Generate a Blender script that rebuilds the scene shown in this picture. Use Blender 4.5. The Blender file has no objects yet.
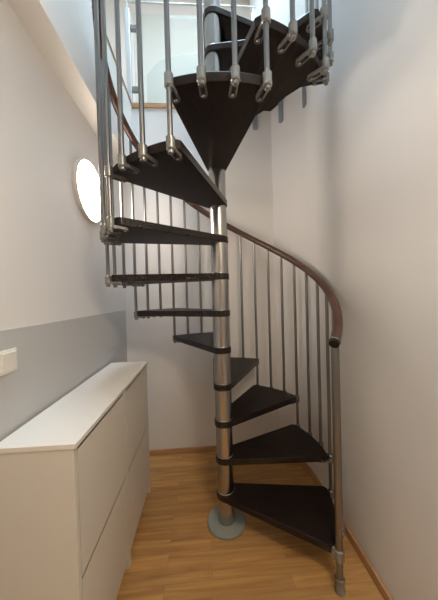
import bpy, bmesh, math
from mathutils import Vector, Matrix
C = bpy.context.scene.collection
PI = math.pi

# ------------------------------------------------------------------ helpers
def link(o):
    C.objects.link(o); return o

def obj(name, bm, m, parent=None, smooth=False, bevel=0, seg=2, angle=40):
    bmesh.ops.recalc_face_normals(bm, faces=bm.faces)
    me = bpy.data.meshes.new(name); bm.to_mesh(me); bm.free()
    for mm in (m if isinstance(m, (list, tuple)) else [m]):
        me.materials.append(mm)
    o = link(bpy.data.objects.new(name, me))
    if parent: o.parent = parent
    if bevel:
        b = o.modifiers.new('bevel', 'BEVEL'); b.width = bevel; b.segments = seg
        b.limit_method = 'ANGLE'; b.angle_limit = math.radians(35)
    if smooth:
        for p in me.polygons: p.use_smooth = True
        lim = math.radians(angle)
        b2 = bmesh.new(); b2.from_mesh(me)
        for e in b2.edges:
            if len(e.link_faces) == 2 and e.calc_face_angle(0) > lim: e.smooth = False
        b2.to_mesh(me); b2.free()
    return o

def thing(name, label, cat, loc=(0, 0, 0), group=None):
    o = link(bpy.data.objects.new(name, None)); o.location = loc
    o.empty_display_size = .05
    return tag(o, label, cat, group)

def tag(o, label, cat, group=None):
    o['label'] = label; o['category'] = cat
    if group: o['group'] = group
    return o

def struct(o):
    o['kind'] = 'structure'; return o

def box(bm, x0, x1, y0, y1, z0, z1, mi=0):
    v = [bm.verts.new((x, y, z)) for z in (z0, z1) for x, y in ((x0, y0), (x1, y0), (x1, y1), (x0, y1))]
    for q in ((3, 2, 1, 0), (4, 5, 6, 7), (0, 1, 5, 4), (1, 2, 6, 5), (2, 3, 7, 6), (3, 0, 4, 7)):
        bm.faces.new([v[i] for i in q]).material_index = mi
    return v

def prism(bm, pts, z0, z1, mi=0, ms=None):
    a = [bm.verts.new((x, y, z0)) for x, y in pts]; b = [bm.verts.new((x, y, z1)) for x, y in pts]
    n = len(pts)
    bm.faces.new(a[::-1]).material_index = mi; bm.faces.new(b).material_index = mi
    for i in range(n):
        bm.faces.new((a[i], a[(i + 1) % n], b[(i + 1) % n], b[i])).material_index = mi if ms is None else ms

def lathe(bm, prof, n=24, axis='z', org=(0, 0, 0), mi=0, mis=None):
    """prof: list of (r, z); closed with caps where r == 0"""
    rings = []
    def P(r, t, z):
        p = (r * math.cos(t), r * math.sin(t), z)
        if axis == 'x': p = (z, p[0], p[1])
        return (p[0] + org[0], p[1] + org[1], p[2] + org[2])
    for r, z in prof:
        if r < 1e-7: rings.append([bm.verts.new(P(0, 0, z))])
        else: rings.append([bm.verts.new(P(r, 2 * PI * i / n, z)) for i in range(n)])
    for k in range(len(rings) - 1):
        A, B = rings[k], rings[k + 1]
        m = mis[k] if mis else mi
        for i in range(n):
            j = (i + 1) % n
            if len(A) == 1 and len(B) == 1: continue
            if len(A) == 1: f = (A[0], B[j], B[i])
            elif len(B) == 1: f = (A[i], A[j], B[0])
            else: f = (A[i], A[j], B[j], B[i])
            bm.faces.new(f).material_index = m

def cyl(bm, r, z0, z1, org=(0, 0, 0), n=20, mi=0, ch=0.0):
    if ch: pr = [(0, z0), (r - ch, z0), (r, z0 + ch), (r, z1 - ch), (r - ch, z1), (0, z1)]
    else: pr = [(0, z0), (r, z0), (r, z1), (0, z1)]
    lathe(bm, pr, n, org=org, mi=mi)

# ------------------------------------------------------------------ materials
def mat(name, col, rough=.5, metal=0.0, bump=0.0, bscale=40, var=0.0, vscale=3, spec=.5, stretch=(1, 1, 1)):
    m = bpy.data.materials.new(name); m.use_nodes = True
    nt = m.node_tree; N = nt.nodes; L = nt.links; b = N['Principled BSDF']
    b.inputs['Base Color'].default_value = (*col, 1); b.inputs['Roughness'].default_value = rough
    b.inputs['Metallic'].default_value = metal; b.inputs['Specular IOR Level'].default_value = spec
    if bump or var:
        tc = N.new('ShaderNodeTexCoord'); mp = N.new('ShaderNodeMapping'); mp.inputs['Scale'].default_value = stretch
        L.new(tc.outputs['Object'], mp.inputs['Vector'])
    if bump:
        nz = N.new('ShaderNodeTexNoise'); nz.inputs['Scale'].default_value = bscale; nz.inputs['Detail'].default_value = 4
        L.new(mp.outputs[0], nz.inputs['Vector'])
        bp = N.new('ShaderNodeBump'); bp.inputs['Strength'].default_value = bump; bp.inputs['Distance'].default_value = .004
        L.new(nz.outputs['Fac'], bp.inputs['Height']); L.new(bp.outputs[0], b.inputs['Normal'])
    if var:
        nv = N.new('ShaderNodeTexNoise'); nv.inputs['Scale'].default_value = vscale; nv.inputs['Detail'].default_value = 5
        L.new(mp.outputs[0], nv.inputs['Vector'])
        cr = N.new('ShaderNodeValToRGB')
        cr.color_ramp.elements[0].position = .3; cr.color_ramp.elements[1].position = .7
        cr.color_ramp.elements[0].color = (*[c * (1 - var) for c in col], 1)
        cr.color_ramp.elements[1].color = (*[min(1, c * (1 + var)) for c in col], 1)
        L.new(nv.outputs['Fac'], cr.inputs['Fac']); L.new(cr.outputs[0], b.inputs['Base Color'])
    return m

def parquet(name):
    m = bpy.data.materials.new(name); m.use_nodes = True
    nt = m.node_tree; N = nt.nodes; L = nt.links; b = N['Principled BSDF']
    tc = N.new('ShaderNodeTexCoord')
    br = N.new('ShaderNodeTexBrick'); br.offset = .37; br.offset_frequency = 2
    br.inputs['Scale'].default_value = 1; br.inputs['Brick Width'].default_value = .62
    br.inputs['Row Height'].default_value = .07; br.inputs['Mortar Size'].default_value = .0006
    br.inputs['Mortar Smooth'].default_value = .3
    br.inputs['Color1'].default_value = (0, 0, 0, 1); br.inputs['Color2'].default_value = (1, 1, 1, 1)
    br.inputs['Mortar'].default_value = (.5, .5, .5, 1)
    L.new(tc.outputs['Object'], br.inputs['Vector'])
    mp = N.new('ShaderNodeMapping'); mp.inputs['Scale'].default_value = (1.6, 22, 1)
    L.new(tc.outputs['Object'], mp.inputs['Vector'])
    off = N.new('ShaderNodeVectorMath'); off.operation = 'MULTIPLY_ADD'
    L.new(br.outputs['Color'], off.inputs[0]); off.inputs[1].default_value = (13, 7, 3); L.new(mp.outputs[0], off.inputs[2])
    nz = N.new('ShaderNodeTexNoise'); nz.inputs['Scale'].default_value = 1.6; nz.inputs['Detail'].default_value = 6
    nz.inputs['Distortion'].default_value = .6
    L.new(off.outputs[0], nz.inputs['Vector'])
    cr = N.new('ShaderNodeValToRGB'); e = cr.color_ramp.elements
    e[0].position = .28; e[0].color = (.42, .205, .072, 1)
    e[1].position = .75; e[1].color = (.70, .42, .155, 1)
    L.new(nz.outputs['Fac'], cr.inputs['Fac'])
    hs = N.new('ShaderNodeHueSaturation'); L.new(cr.outputs[0], hs.inputs['Color'])
    mr = N.new('ShaderNodeMapRange'); mr.inputs['To Min'].default_value = .86; mr.inputs['To Max'].default_value = 1.12
    L.new(br.outputs['Color'], mr.inputs['Value']); L.new(mr.outputs[0], hs.inputs['Value'])
    mx = N.new('ShaderNodeMixRGB'); mx.blend_type = 'MULTIPLY'; mx.inputs['Color2'].default_value = (.55, .45, .35, 1)
    L.new(br.outputs['Fac'], mx.inputs['Fac']); L.new(hs.outputs[0], mx.inputs['Color1'])
    L.new(mx.outputs[0], b.inputs['Base Color'])
    b.inputs['Roughness'].default_value = .36
    return m

def wood(name, dark, light, rough, scale=(2, 26, 26), spec=.5):
    m = bpy.data.materials.new(name); m.use_nodes = True
    nt = m.node_tree; N = nt.nodes; L = nt.links; b = N['Principled BSDF']
    tc = N.new('ShaderNodeTexCoord'); mp = N.new('ShaderNodeMapping'); mp.inputs['Scale'].default_value = scale
    L.new(tc.outputs['Object'], mp.inputs['Vector'])
    nz = N.new('ShaderNodeTexNoise'); nz.inputs['Scale'].default_value = 3; nz.inputs['Detail'].default_value = 6
    nz.inputs['Distortion'].default_value = .4
    L.new(mp.outputs[0], nz.inputs['Vector'])
    cr = N.new('ShaderNodeValToRGB'); e = cr.color_ramp.elements
    e[0].position = .3; e[0].color = (*dark, 1); e[1].position = .72; e[1].color = (*light, 1)
    L.new(nz.outputs['Fac'], cr.inputs['Fac']); L.new(cr.outputs[0], b.inputs['Base Color'])
    b.inputs['Roughness'].default_value = rough; b.inputs['Specular IOR Level'].default_value = spec
    return m

def emis(name, col, strength):
    m = bpy.data.materials.new(name); m.use_nodes = True
    b = m.node_tree.nodes['Principled BSDF']
    b.inputs['Base Color'].default_value = (.9, .88, .82, 1)
    b.inputs['Emission Color'].default_value = (*col, 1); b.inputs['Emission Strength'].default_value = strength
    return m

def glass(name):
    m = bpy.data.materials.new(name); m.use_nodes = True
    nt = m.node_tree; N = nt.nodes; L = nt.links
    for n in list(N):
        if n.type == 'BSDF_PRINCIPLED': N.remove(n)
    out = [n for n in N if n.type == 'OUTPUT_MATERIAL'][0]
    tr = N.new('ShaderNodeBsdfTransparent'); tr.inputs[0].default_value = (.93, .97, .96, 1)
    gl = N.new('ShaderNodeBsdfGlossy'); gl.inputs['Roughness'].default_value = .02
    mx = N.new('ShaderNodeMixShader'); lw = N.new('ShaderNodeLayerWeight'); lw.inputs[0].default_value = .12
    L.new(lw.outputs['Fresnel'], mx.inputs[0]); L.new(tr.outputs[0], mx.inputs[1]); L.new(gl.outputs[0], mx.inputs[2])
    L.new(mx.outputs[0], out.inputs['Surface'])
    return m

M_WALL = mat('wall_paint', (.80, .785, .77), .85, bump=.10, bscale=90, spec=.25)
M_UP = mat('upper_wall_paint', (.86, .85, .82), .85, spec=.25)
M_CREAM = mat('cream_wall_paint', (.72, .61, .53), .85, spec=.25)
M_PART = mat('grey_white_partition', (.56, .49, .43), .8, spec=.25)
M_GREY = mat('grey_wall_paint', (.54, .54, .535), .6, spec=.3, bump=.04, bscale=90)
M_FLOOR = parquet('oak_parquet')
M_BASE = wood('oak_trim', (.40, .21, .10), (.56, .32, .16), .4, (2, 2, 30))
M_UPFL = mat('pale_upper_floor', (.55, .50, .43), .6)
M_WENGE = wood('wenge_tread', (.006, .0034, .0022), (.022, .012, .0085), .46, (2.2, 30, 30), .22)
M_EDGE = wood('wenge_edge_lacquer', (.010, .0065, .005), (.022, .013, .010), .26, (2.2, 30, 30), .42)
M_RAIL = wood('mahogany_handrail', (    .060, .027, .019), (.125, .060, .042), .30, (3, 3, 3))
M_STEEL = mat('brushed_steel', (.44, .425, .41), .27, 1.0)
M_BAL = mat('satin_baluster_steel', (.27, .262, .258), .34, 1.0)
M_CLAMP = mat('silver_grey_plastic', (.30, .30, .292), .24, .55)
M_DARK = mat('dark_screw_slot', (.02, .019, .018), .6, spec=.2)
M_BASEP = mat('sage_grey_base_cover', (.30, .335, .315), .45)
M_CAB = mat('white_melamine', (.70, .68, .63), .42, spec=.4)
M_TOPW = mat('white_worktop', (.80, .76, .70), .35, spec=.45)
M_KICK_SHADE = mat('plinth_and_gap_shade', (.05, .045, .04), .7)  # dark plinth colour, also stands in for shade inside the cabinet gaps
M_SWITCH = mat('white_switch_plastic', (.82, .79, .73), .35)
M_LAMP = emis('lamp_diffuser_glow', (1.0, .84, .70), 25.0)
M_LRIM = mat('lamp_white_rim', (.75, .73, .7), .4)
M_GLASS = glass('clear_glass')
M_POST = mat('pale_post_metal', (.62, .62, .60), .4, .4)
M_BAR = mat('blue_grey_bar', (.33, .36, .40), .5, .2)
M_CEIL = mat('white_ceiling_paint', (.85, .84, .82), .9, spec=.2)
M_LINE = mat('white_window_frame', (.8, .8, .8), .5)

# ------------------------------------------------------------------ camera (solved from the stair's own geometry)
FPX, H, YAW, PITCH, ROLL = 246.92, 1.3861, .0603, -.0143, -.0285
F = Vector((math.sin(YAW) * math.cos(PITCH), math.cos(YAW) * math.cos(PITCH), math.sin(PITCH)))
r0 = Vector((math.cos(YAW), -math.sin(YAW), 0)); u0 = r0.cross(F)
r = r0 * math.cos(ROLL) + u0 * math.sin(ROLL); u = -r0 * math.sin(ROLL) + u0 * math.cos(ROLL)
cam = bpy.data.cameras.new('camera'); co = link(bpy.data.objects.new('camera', cam))
M3 = Matrix((r, u, -F)).transposed()
co.matrix_world = Matrix.Translation((0, 0, H)) @ M3.to_4x4()
cam.sensor_fit = 'VERTICAL'; cam.sensor_height = 36; cam.lens = FPX / 600 * 36
cam.clip_start = .02
bpy.context.scene.camera = co

# ------------------------------------------------------------------ room
XL, XR, YB, YF = -.69, .785, 2.2, -2.4        # lower walls
XG = -.575                                     # edge of the gallery above the left wall
ZS, ZU, ZC = 2.495, 3.07, 5.7                  # soffit, upper floor, upper ceiling
YE = 3.6                                       # rear wall of the upper room
VY = .10                                       # near edge of the stair void
T = .12
# right end of the back wall bends round into the right wall
def corner_arc(off=0.0, n=10):
    pts = []
    for i in range(n + 1):
        t = 1 - i / n
        pts.append((XR - off - .14 * t * t, 1.75 + .45 * t))
    return pts
bm = bmesh.new(); box(bm, XL - T, XR + T, YF - T, YB + T, -.12, 0); struct(obj('floor', bm, M_FLOOR))
bm = bmesh.new(); box(bm, XL - T, XL, YF - T, YB + T, 0, ZS); struct(obj('wall_left', bm, M_WALL))
bm = bmesh.new(); box(bm, XL - T, XR + T, YB, YB + T, 0, ZU - .03)
struct(obj('wall_back', bm, M_WALL))
bm = bmesh.new()
arc = corner_arc()
prism(bm, [(XR + T, YF - T), (XR + T, YB), ] + arc[:1] + arc[1:] + [(XR, YF - T)], 0, ZU)
o = struct(obj('wall_right', bm, M_WALL, smooth=True, angle=35))
wn = o.modifiers.new('weighted', 'WEIGHTED_NORMAL'); wn.keep_sharp = True; wn.weight = 100
bm = bmesh.new(); box(bm, XL, XR, YF - T, YF, 0, ZS); struct(obj('wall_front', bm, M_WALL))
# gallery slab on the left of the void, slab over the corridor behind the camera, slab behind the back wall
bm = bmesh.new(); box(bm, -3.2, XG, VY, YB, ZS, ZU - .03); struct(obj('wall_gallery', bm, M_UP))
bm = bmesh.new(); box(bm, -3.2, XR + T, YF - T, VY, ZS, ZU - .03); struct(obj('ceiling', bm, M_CEIL))
bm = bmesh.new(); box(bm, -3.2, XR + T, YF - T, VY, ZU - .03, ZU); box(bm, -3.2, XG, VY, YB, ZU - .03, ZU - .0005)
box(bm, -3.2, XR + T, YB + .0, YE, ZU - .03, ZU); struct(obj('floor_upper', bm, M_UPFL))
bm = bmesh.new(); box(bm, -3.2, XR + T, YB + T, YE, ZU - .3, ZU - .03); struct(obj('ceiling_back', bm, M_CEIL))
# upper room
bm = bmesh.new(); box(bm, XR, XR + T, YF - T, YE, ZU, ZC); struct(obj('wall_upper_right', bm, M_UP))
bm = bmesh.new(); box(bm, -3.2 - T, -3.2, YF - T, YE, ZU, ZC); struct(obj('wall_upper_left', bm, M_UP))
bm = bmesh.new(); box(bm, -3.2, XR + T, YF - 2 * T, YF - T, ZU, ZC); struct(obj('wall_upper_front', bm, M_UP))
bm = bmesh.new(); box(bm, -3.2, XR + T, YE, YE + T, ZU, ZC + .2); struct(obj('wall_upper_back', bm, M_CREAM))
# upper ceiling with a rooflight over the void
RL = ((-.55, .72, .35, 2.5),)
a0, a1, a2, a3 = RL[0]
bm = bmesh.new()
box(bm, -3.2 - T, a0, YF - T, YE, ZC, ZC + .2); box(bm, a1, XR + T, YF - T, YE, ZC, ZC + .2)
box(bm, a0, a1, YF - T, a2, ZC, ZC + .2); box(bm, a0, a1, a3, YE, ZC, ZC + .2)
struct(obj('ceiling_upper', bm, M_CEIL))
bm = bmesh.new()
for q in ((a0, a0 + .05, a2, a3), (a1 - .05, a1, a2, a3), (a0, a1, a2, a2 + .05), (a0, a1, a3 - .05, a3)): box(bm, *q, ZC + .12, ZC + .22)
struct(obj('window_1', bm, M_LINE))
# partition with a sloping top in the upper room
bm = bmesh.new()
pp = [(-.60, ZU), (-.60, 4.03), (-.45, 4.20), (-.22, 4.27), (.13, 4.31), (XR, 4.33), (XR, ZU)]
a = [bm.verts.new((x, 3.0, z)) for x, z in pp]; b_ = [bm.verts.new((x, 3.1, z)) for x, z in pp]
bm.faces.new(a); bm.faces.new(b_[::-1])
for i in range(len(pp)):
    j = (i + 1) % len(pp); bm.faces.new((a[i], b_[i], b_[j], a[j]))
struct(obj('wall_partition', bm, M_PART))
# wooden floor edge round the void, baseboards, grey painted dado
bm = bmesh.new(); box(bm, XG - .02, XG + .006, VY, YB, ZU - .006, ZU + .004); struct(obj('trim_1', bm, M_BASE, bevel=.002))
bm = bmesh.new(); box(bm, XG - .02, .60, YB - .014, YB + .03, ZU - .032, ZU + .006); struct(obj('trim_2', bm, M_BASE, bevel=.002))
bm = bmesh.new(); box(bm, XL, .63, YB - .014, YB, 0, .05); struct(obj('baseboard_back', bm, M_BASE, bevel=.004))
bm = bmesh.new()
ai = [(x - .016, y - .006) for x, y in arc[1:]]
prism(bm, [(XR, YF)] + arc[1:][::-1] + ai + [(XR - .016, YF)], 0, .05)
struct(obj('baseboard_right', bm, M_BASE, bevel=.004))
bm = bmesh.new(); box(bm, XL, XL + .004, YF, YB, 0, 1.291); struct(obj('trim_3', bm, M_GREY))

# ------------------------------------------------------------------ spiral staircase
PX, PY, C0, R = .099, 1.4952, -.017, .6159
A0, D, W = -.699, .5605, .6486
RH, TH, NT = .22, .037, 13
RHUB, RPOLE, RBAL = .057, .0505, R + .019
st = thing('spiral_staircase', 'spiral staircase with dark brown wedge treads round a steel pole in the corner', 'staircase', (PX, PY, 0))
def L(o, x=0, y=0, z=0, rz=0):
    o.location = (x, y, z); o.rotation_euler = (0, 0, rz); return o

bm = bmesh.new(); cyl(bm, RPOLE, .0, 4.05, n=48)
po = obj('pole', bm, M_STEEL, st, smooth=True)
# thin spacer rings under / over every hub
bm = bmesh.new(); lathe(bm, [(0, 0), (.115, 0), (.118, .003), (.118, .013), (.113, .019), (0, .019)], 56)
bp = obj('base_plate', bm, M_BASEP, st, smooth=True, angle=50)
bp['label'] = 'round sage grey cover plate at the foot of the pole'

def tread_pts(w, r_out, nA=14, nH=26):
    phi = math.acos(RHUB / r_out)
    pts = []
    cr = math.radians(1.6)
    # outer arc with slightly rounded corners
    pts.append(((r_out - .016) * math.cos(0), (r_out - .016) * math.sin(0)))
    for i in range(nA + 1):
        t = cr + (w - 2 * cr) * i / nA
        pts.append((r_out * math.cos(t), r_out * math.sin(t)))
    pts.append(((r_out - .016) * math.cos(w), (r_out - .016) * math.sin(w)))
    t0, t1 = w + phi, 2 * PI - phi
    for i in range(nH + 1):
        t = t0 + (t1 - t0) * i / nH
        pts.append((RHUB * math.cos(t), RHUB * math.sin(t)))
    return pts
def add_tread(n, first=[None]):
    ang = A0 + D * (n - 1); z = C0 + RH * n
    if first[0] is None:
        bm = bmesh.new(); prism(bm, tread_pts(W, R), -TH, 0, 0, 1)
        bm.faces.ensure_lookup_table(); bm.normal_update()
        for f in bm.faces:
            if f.calc_center_median().xy.length > R - .03 and abs(f.normal.z) < .5: f.material_index = 0
        o = obj('tread', bm, [M_WENGE, M_EDGE], st, bevel=.004); first[0] = o
        bm = bmesh.new(); lathe(bm, [(RPOLE - .001, .0), (.0535, .0), (.0535, .004), (.052, .006), (RPOLE - .001, .006)], 40)
        rg = obj('hub_ring', bm, M_STEEL, o, smooth=True)
    else:
        s = first[0]; o = link(s.copy()); o.parent = st
        for ch in s.children:
            c = link(ch.copy()); c.parent = o
    return L(o, 0, 0, z, ang)
for n in range(1, NT + 1): add_tread(n)

# landing at the level of the upper floor
bm = bmesh.new()
aL = A0 + D * NT
phi = math.acos(RHUB / 1.0)
def pt(a, rr): return (rr * math.cos(a), rr * math.sin(a))
hub = [pt(aL - phi + 2 * PI - i * 0, RHUB)]
pts = []
xr = XR - PX - .004
tt = aL - PI / 2 + .0
f0 = pt(aL - PI / 2, RHUB)                       # tangent start of the front edge
d = (math.cos(aL), math.sin(aL)); k = (xr - f0[0]) / d[0]
fr = (xr, f0[1] + k * d[1])
yb = YB - PY - .018
pts = [fr] + [(x - PX - .002, y - PY - .002) for x, y in arc[::-1]] + [(.30, YB - PY - .018), (-RHUB + .02, YB - PY - .018), (-RHUB, 0)]
for i in range(1, 15):
    t = PI + (aL + 2 * PI - PI / 2 - PI) * i / 14
    pts.append(pt(t, RHUB))
prism(bm, pts, -TH, 0, 0, 1)
L(obj('landing', bm, [M_WENGE, M_EDGE], st, bevel=.004), 0, 0, C0 + RH * (NT + 1))

# handrail ---------------------------------------------------------------
RAILH, RR, RRAIL = .968, RBAL + .004, .0235
def rail_z(a): return C0 + RH * (1 + (a - A0) / D) + RAILH
def helix_tube(bm, a_start, a_end, rad, rr0, nseg, ns=16, dz=0):
    rings = []
    for i in range(nseg + 1):
        a = a_start + (a_end - a_start) * i / nseg
        rr = rr0 - .014 * max(0, min(1, (a - A0 - 1.2) / 2.0))
        c = Vector((rr * math.cos(a), rr * math.sin(a), rail_z(a) + dz))
        t = Vector((-rr * math.sin(a), rr * math.cos(a), RH / D)).normalized()
        n1 = Vector((math.cos(a), math.sin(a), 0)); n2 = t.cross(n1)
        rings.append([bm.verts.new(c + rad * (n1 * math.cos(2 * PI * j / ns) + n2 * math.sin(2 * PI * j / ns))) for j in range(ns)])
    for A, B in zip(rings, rings[1:]):
        for j in range(ns): bm.faces.new((A[j], A[(j + 1) % ns], B[(j + 1) % ns], B[j]))
    bm.faces.new(rings[0][::-1]); bm.faces.new(rings[-1])
AE = A0 + D * NT + .1
bm = bmesh.new(); helix_tube(bm, A0 - .012, AE, RRAIL, RR, 150, 18)
rail = obj('handrail', bm, M_RAIL, st, smooth=True, angle=60); rail['label'] = 'reddish brown round handrail winding up above the balusters'
bm = bmesh.new(); helix_tube(bm, A0 - .035, A0 - .012, RRAIL * .93, RR, 2, 18); obj('end_cap', bm, M_DARK, rail, smooth=True, angle=50)
for a in (A0 - .014, A0 + .86, A0 + 2.55, A0 + 4.2, A0 + 5.9):
    bm = bmesh.new(); helix_tube(bm, a, a + .011, RRAIL + .0012, RR, 2, 18); obj('joint_ring', bm, M_CLAMP, rail, smooth=True, angle=50)

# balusters ---------------------------------------------------------------
def clamp_bm():
    """sleeve round the baluster at the tread's edge and an oblong lug screwed to the tread's underside; x points outward, z=0 is the tread top"""
    bm = bmesh.new()
    cyl(bm, .0165, -TH - .016, -.004, n=20, ch=.004)
    pts = []
    hw = .0155; x0, x1 = -.006, -.062
    for i in range(11):
        t = PI / 2 + PI * i / 10; pts.append((x1 + hw * math.cos(t), hw * math.sin(t)))
    pts += [(x0, -hw * .9), (x0, hw * .9)]
    prism(bm, pts, -TH - .013, -TH)
    cyl(bm, .0118, -TH - .0142, -TH - .012, org=(x1, 0, 0), n=16, mi=1)
    cyl(bm, .0075, -TH - .018, -TH - .012, org=(x1, 0, 0), n=14, ch=.002)
    prism(bm, [(-.050, -.0075), (-.021, -.0075), (-.021, .0075), (-.050, .0075)], -TH - .0142, -TH - .0125, 1)
    return bm
clamp0 = [None]
def clamp(parent, ztop):
    if clamp0[0] is None:
        clamp0[0] = obj('clamp', clamp_bm(), [M_CLAMP, M_DARK], parent, smooth=True, angle=40); o = clamp0[0]
        o['label'] = 'silver grey plastic clamp gripping the tread edge'
    else:
        o = link(clamp0[0].copy()); o.parent = parent
    o.location = (0, 0, ztop); return o
RB = .0098
nb = 0
for n in range(1, NT + 1):
    zt = C0 + RH * n
    for k in range(3):
        a = A0 + D * (n - 1) + (W - D) / 2 + k * D / 3
        x, y = RBAL * math.cos(a), RBAL * math.sin(a)
        top = rail_z(a) - .016
        corner = k == 0
        if n == 1 and k == 0:
            a = A0 + .012; x, y = RBAL * math.cos(a), RBAL * math.sin(a)
            bm = bmesh.new(); cyl(bm, .0165, .004, rail_z(a) - .010, n=24)
            nw = L(obj('newel_post', bm, M_BAL, st, smooth=True), x, y, 0, a)
            bm = bmesh.new(); lathe(bm, [(0, 0), (.019, 0), (.0235, .004), (.0235, .012), (.0205, .016), (.0205, .052), (.023, .056), (.023, .066), (.020, .070), (.0165, .070)], 28)
            obj('foot_sleeve', bm, M_CLAMP, nw, smooth=True)
            bm = bmesh.new(); cyl(bm, .0225, zt - TH - .012, zt - .0, n=24, ch=.004); box(bm, -.03, -.0, -.0125, .0125, zt - TH - .010, zt - .006)
            obj('collar', bm, M_CLAMP, nw, smooth=True)
            continue
        zb = (zt - RH if corner else zt) - TH - .024
        bm = bmesh.new(); cyl(bm, RB, zb, top, n=16)
        b = L(obj('baluster', bm, M_BAL, st, smooth=True), x, y, 0, a)
        clamp(b, zt)
        if corner: clamp(b, zt - RH)
        bm = bmesh.new(); cyl(bm, .0112, zb - .004, zb + .006, n=14, ch=.002)
        obj('end_plug', bm, M_CLAMP, b, smooth=True)

# flat blue grey bars on the walls below the landing
def bar(x, y, rz, zb, w=.046):
    bm = bmesh.new(); zt = C0 + RH * (NT + 1) - TH
    pts = [(-w / 2, zt)]
    for i in range(9):
        t = PI + PI * i / 8; pts.append((w / 2 * math.cos(t), zb + w / 2 * (1 + math.sin(t)) * .6))
    pts.append((w / 2, zt))
    a = [bm.verts.new((px, -.004, z)) for px, z in pts]; b2 = [bm.verts.new((px, .004, z)) for px, z in pts]
    bm.faces.new(a); bm.faces.new(b2[::-1])
    for i in range(len(pts)):
        j = (i + 1) % len(pts); bm.faces.new((a[i], b2[i], b2[j], a[j]))
    o = L(obj('landing_bar', bm, M_BAR, st), x - PX, y - PY, 0, rz)
    o['label'] = 'flat blue grey bar below the landing'
bar(.50, YB - .006, 0, 2.86)
bar(.698, 2.085, -1.05, 2.85)
bar(XR - .009, 1.79, -1.5, 2.76)

# ------------------------------------------------------------------ glass balustrade on the gallery edge
gb = thing('glass_balustrade', 'clear glass balustrade with pale metal posts on the upper floor edge', 'balustrade', (-.60, YB + .05, ZU))
for i, x in enumerate((0.0, 1.12)):
    bm = bmesh.new(); box(bm, x - .021, x + .021, -.02, .02, .004, .86); p_ = obj('post', bm, M_POST, gb, bevel=.004)
    for z in (.165, .70):
        s = 1 if i == 0 else -1
        bm = bmesh.new(); box(bm, min(x + s * .018, x + s * .085), max(x + s * .018, x + s * .085), -.016, .016, z - .022, z + .022)
        obj('glass_clamp', bm, M_CLAMP, p_, bevel=.006)
bm = bmesh.new(); box(bm, -.02, 1.14, -.008, .008, .925, .933); obj('top_rail', bm, M_POST, gb, bevel=.002)
for x in (0, 1.12):
    bm = bmesh.new(); box(bm, x - .005, x + .005, -.005, .005, .86, .926); obj('rail_pin', bm, M_POST, gb)
bm = bmesh.new(); box(bm, .05, 1.07, -.005, .005, .03, .83); obj('glass_panel', bm, M_GLASS, gb)

# ------------------------------------------------------------------ shoe cabinets and worktop
CX = -.42; CY = (.80, 1.295, 1.79); CZ = .918
labels = ('near white shoe cabinet with two flap fronts, below the light switch',
          'far white shoe cabinet with two flap fronts, next to the back wall')
for i in range(2):
    y0, y1 = CY[i] + .0006, CY[i + 1] - .0006; w = y1 - y0
    t = thing('shoe_cabinet', labels[i], 'cabinet', (XL + .017, y0, 0), 'white shoe cabinets under one worktop')
    dp = CX - XL - .017
    for yy in (0, w - .018):
        bm = bmesh.new(); box(bm, .002, dp - .004, yy, yy + .018, 0, CZ); obj('side_panel', bm, M_CAB, t, bevel=.001)
    bm = bmesh.new(); box(bm, .002, .012, .018, w - .018, .07, CZ); box(bm, .012, dp - .023, .018, w - .018, .47, .486, 1); box(bm, .012, dp - .03, .018, w - .018, .07, .086)
    box(bm, .012, dp - .03, .018, w - .018, CZ - .018, CZ, 1); obj('carcass', bm, [M_CAB, M_KICK_SHADE], t)  # shelf and top rail coloured dark to paint shade behind the door gaps
    bm = bmesh.new(); box(bm, dp - .07, dp - .055, .018, w - .018, 0, .07); obj('plinth', bm, M_KICK_SHADE, t)
    for z0, z1 in ((.066, .4765), (.483, .903)):
        bm = bmesh.new(); v = box(bm, dp - .022, dp - .004, .0215, w - .0215, z0, z1)
        for q in v:                                   # finger groove: the top edge slopes back and down
            if q.co.x < dp - .01 and q.co.z > z1 - .01: q.co.z -= .026
        obj('flap_door', bm, M_CAB, t)
wt = bmesh.new(); box(wt, XL + .017, CX + .004, CY[0] - .004, CY[2] + .006, CZ + .001, CZ + .018)
tag(obj('worktop', wt, M_TOPW, bevel=.0015), 'long white worktop lying across both white shoe cabinets', 'worktop')

# ------------------------------------------------------------------ light switch
sw = thing('light_switch', 'white double rocker light switch on the grey painted wall', 'switch', (XL + .004, .853, 1.183))
bm = bmesh.new(); box(bm, 0, .009, -.0755, .0755, -.0405, .0405); obj('frame', bm, M_SWITCH, sw, bevel=.003)
for s in (-.0355, .0355):
    bm = bmesh.new(); v = box(bm, .008, .0125, s - .0315, s + .0315, -.0315, .0315)
    for q in v:
        if q.co.x > .01 and q.co.z > 0: q.co.x += .002
    obj('rocker', bm, M_SWITCH, sw, bevel=.0015)

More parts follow.
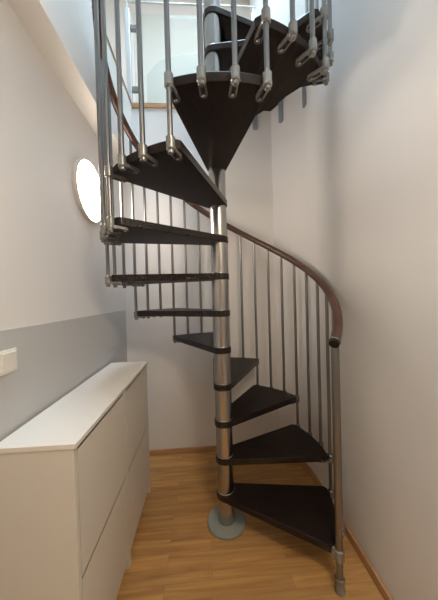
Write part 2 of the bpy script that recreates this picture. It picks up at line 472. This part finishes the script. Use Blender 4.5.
# ------------------------------------------------------------------ round wall lamp
wl = thing('wall_lamp', 'round glowing wall lamp on the left wall beside the stair', 'lamp', (XL, 1.56, 2.045))
bm = bmesh.new(); lathe(bm, [(0, 0), (.176, 0), (.179, .003), (.179, .022), (.176, .025), (.172, .025), (.172, .020), (0, .020)], 56, axis='x'); obj('rim', bm, M_LRIM, wl, smooth=True)
bm = bmesh.new(); lathe(bm, [(0, .023), (.172, .023), (.168, .029), (.150, .037), (.11, .044), (.06, .048), (0, .050)], 56, axis='x'); obj('diffuser', bm, M_LAMP, wl, smooth=True)

# ------------------------------------------------------------------ light
w = bpy.data.worlds.new('world'); bpy.context.scene.world = w; w.use_nodes = True
bg = w.node_tree.nodes['Background']; bg.inputs[0].default_value = (.63, .82, 1.0, 1); bg.inputs[1].default_value = 21.0
def area(name, loc, rot, sx, sy, power, col, portal=False):
    l = bpy.data.lights.new(name, 'AREA'); l.shape = 'RECTANGLE'; l.size = sx; l.size_y = sy; l.energy = power; l.color = col
    o = link(bpy.data.objects.new(name, l)); o.location = loc; o.rotation_euler = rot
    if portal: l.cycles.is_portal = True
    return o
for a, b_, c, d in RL: area('rooflight_portal', ((a + b_) / 2, (c + d) / 2, ZC + .24), (0, 0, 0), b_ - a, d - c, 1, (1, 1, 1), True)
# added fill light, unseen behind the viewer, brightens the lower corridor
fill = thing('added_fill_light', 'added round fill light in the corridor, out of view', 'lamp', (.45, -.22, ZS))
bm = bmesh.new(); lathe(bm, [(0, 0), (.20, 0), (.20, -.035), (.16, -.065), (0, -.075)], 40)
M_FILL = emis('added_fill_glow', (1, .83, .62), 42.0)
obj('diffuser', bm, M_FILL, fill, smooth=True)

# ------------------------------------------------------------------ colour management
sc = bpy.context.scene
vs = sc.view_settings; vs.view_transform = 'Standard'; vs.look = 'None'; vs.gamma = 1; vs.use_curve_mapping = False; vs.exposure = 0.0
sc.cycles.max_bounces = 10; sc.cycles.diffuse_bounces = 6; sc.cycles.use_denoising = True
sc.cycles.sample_clamp_indirect = 8
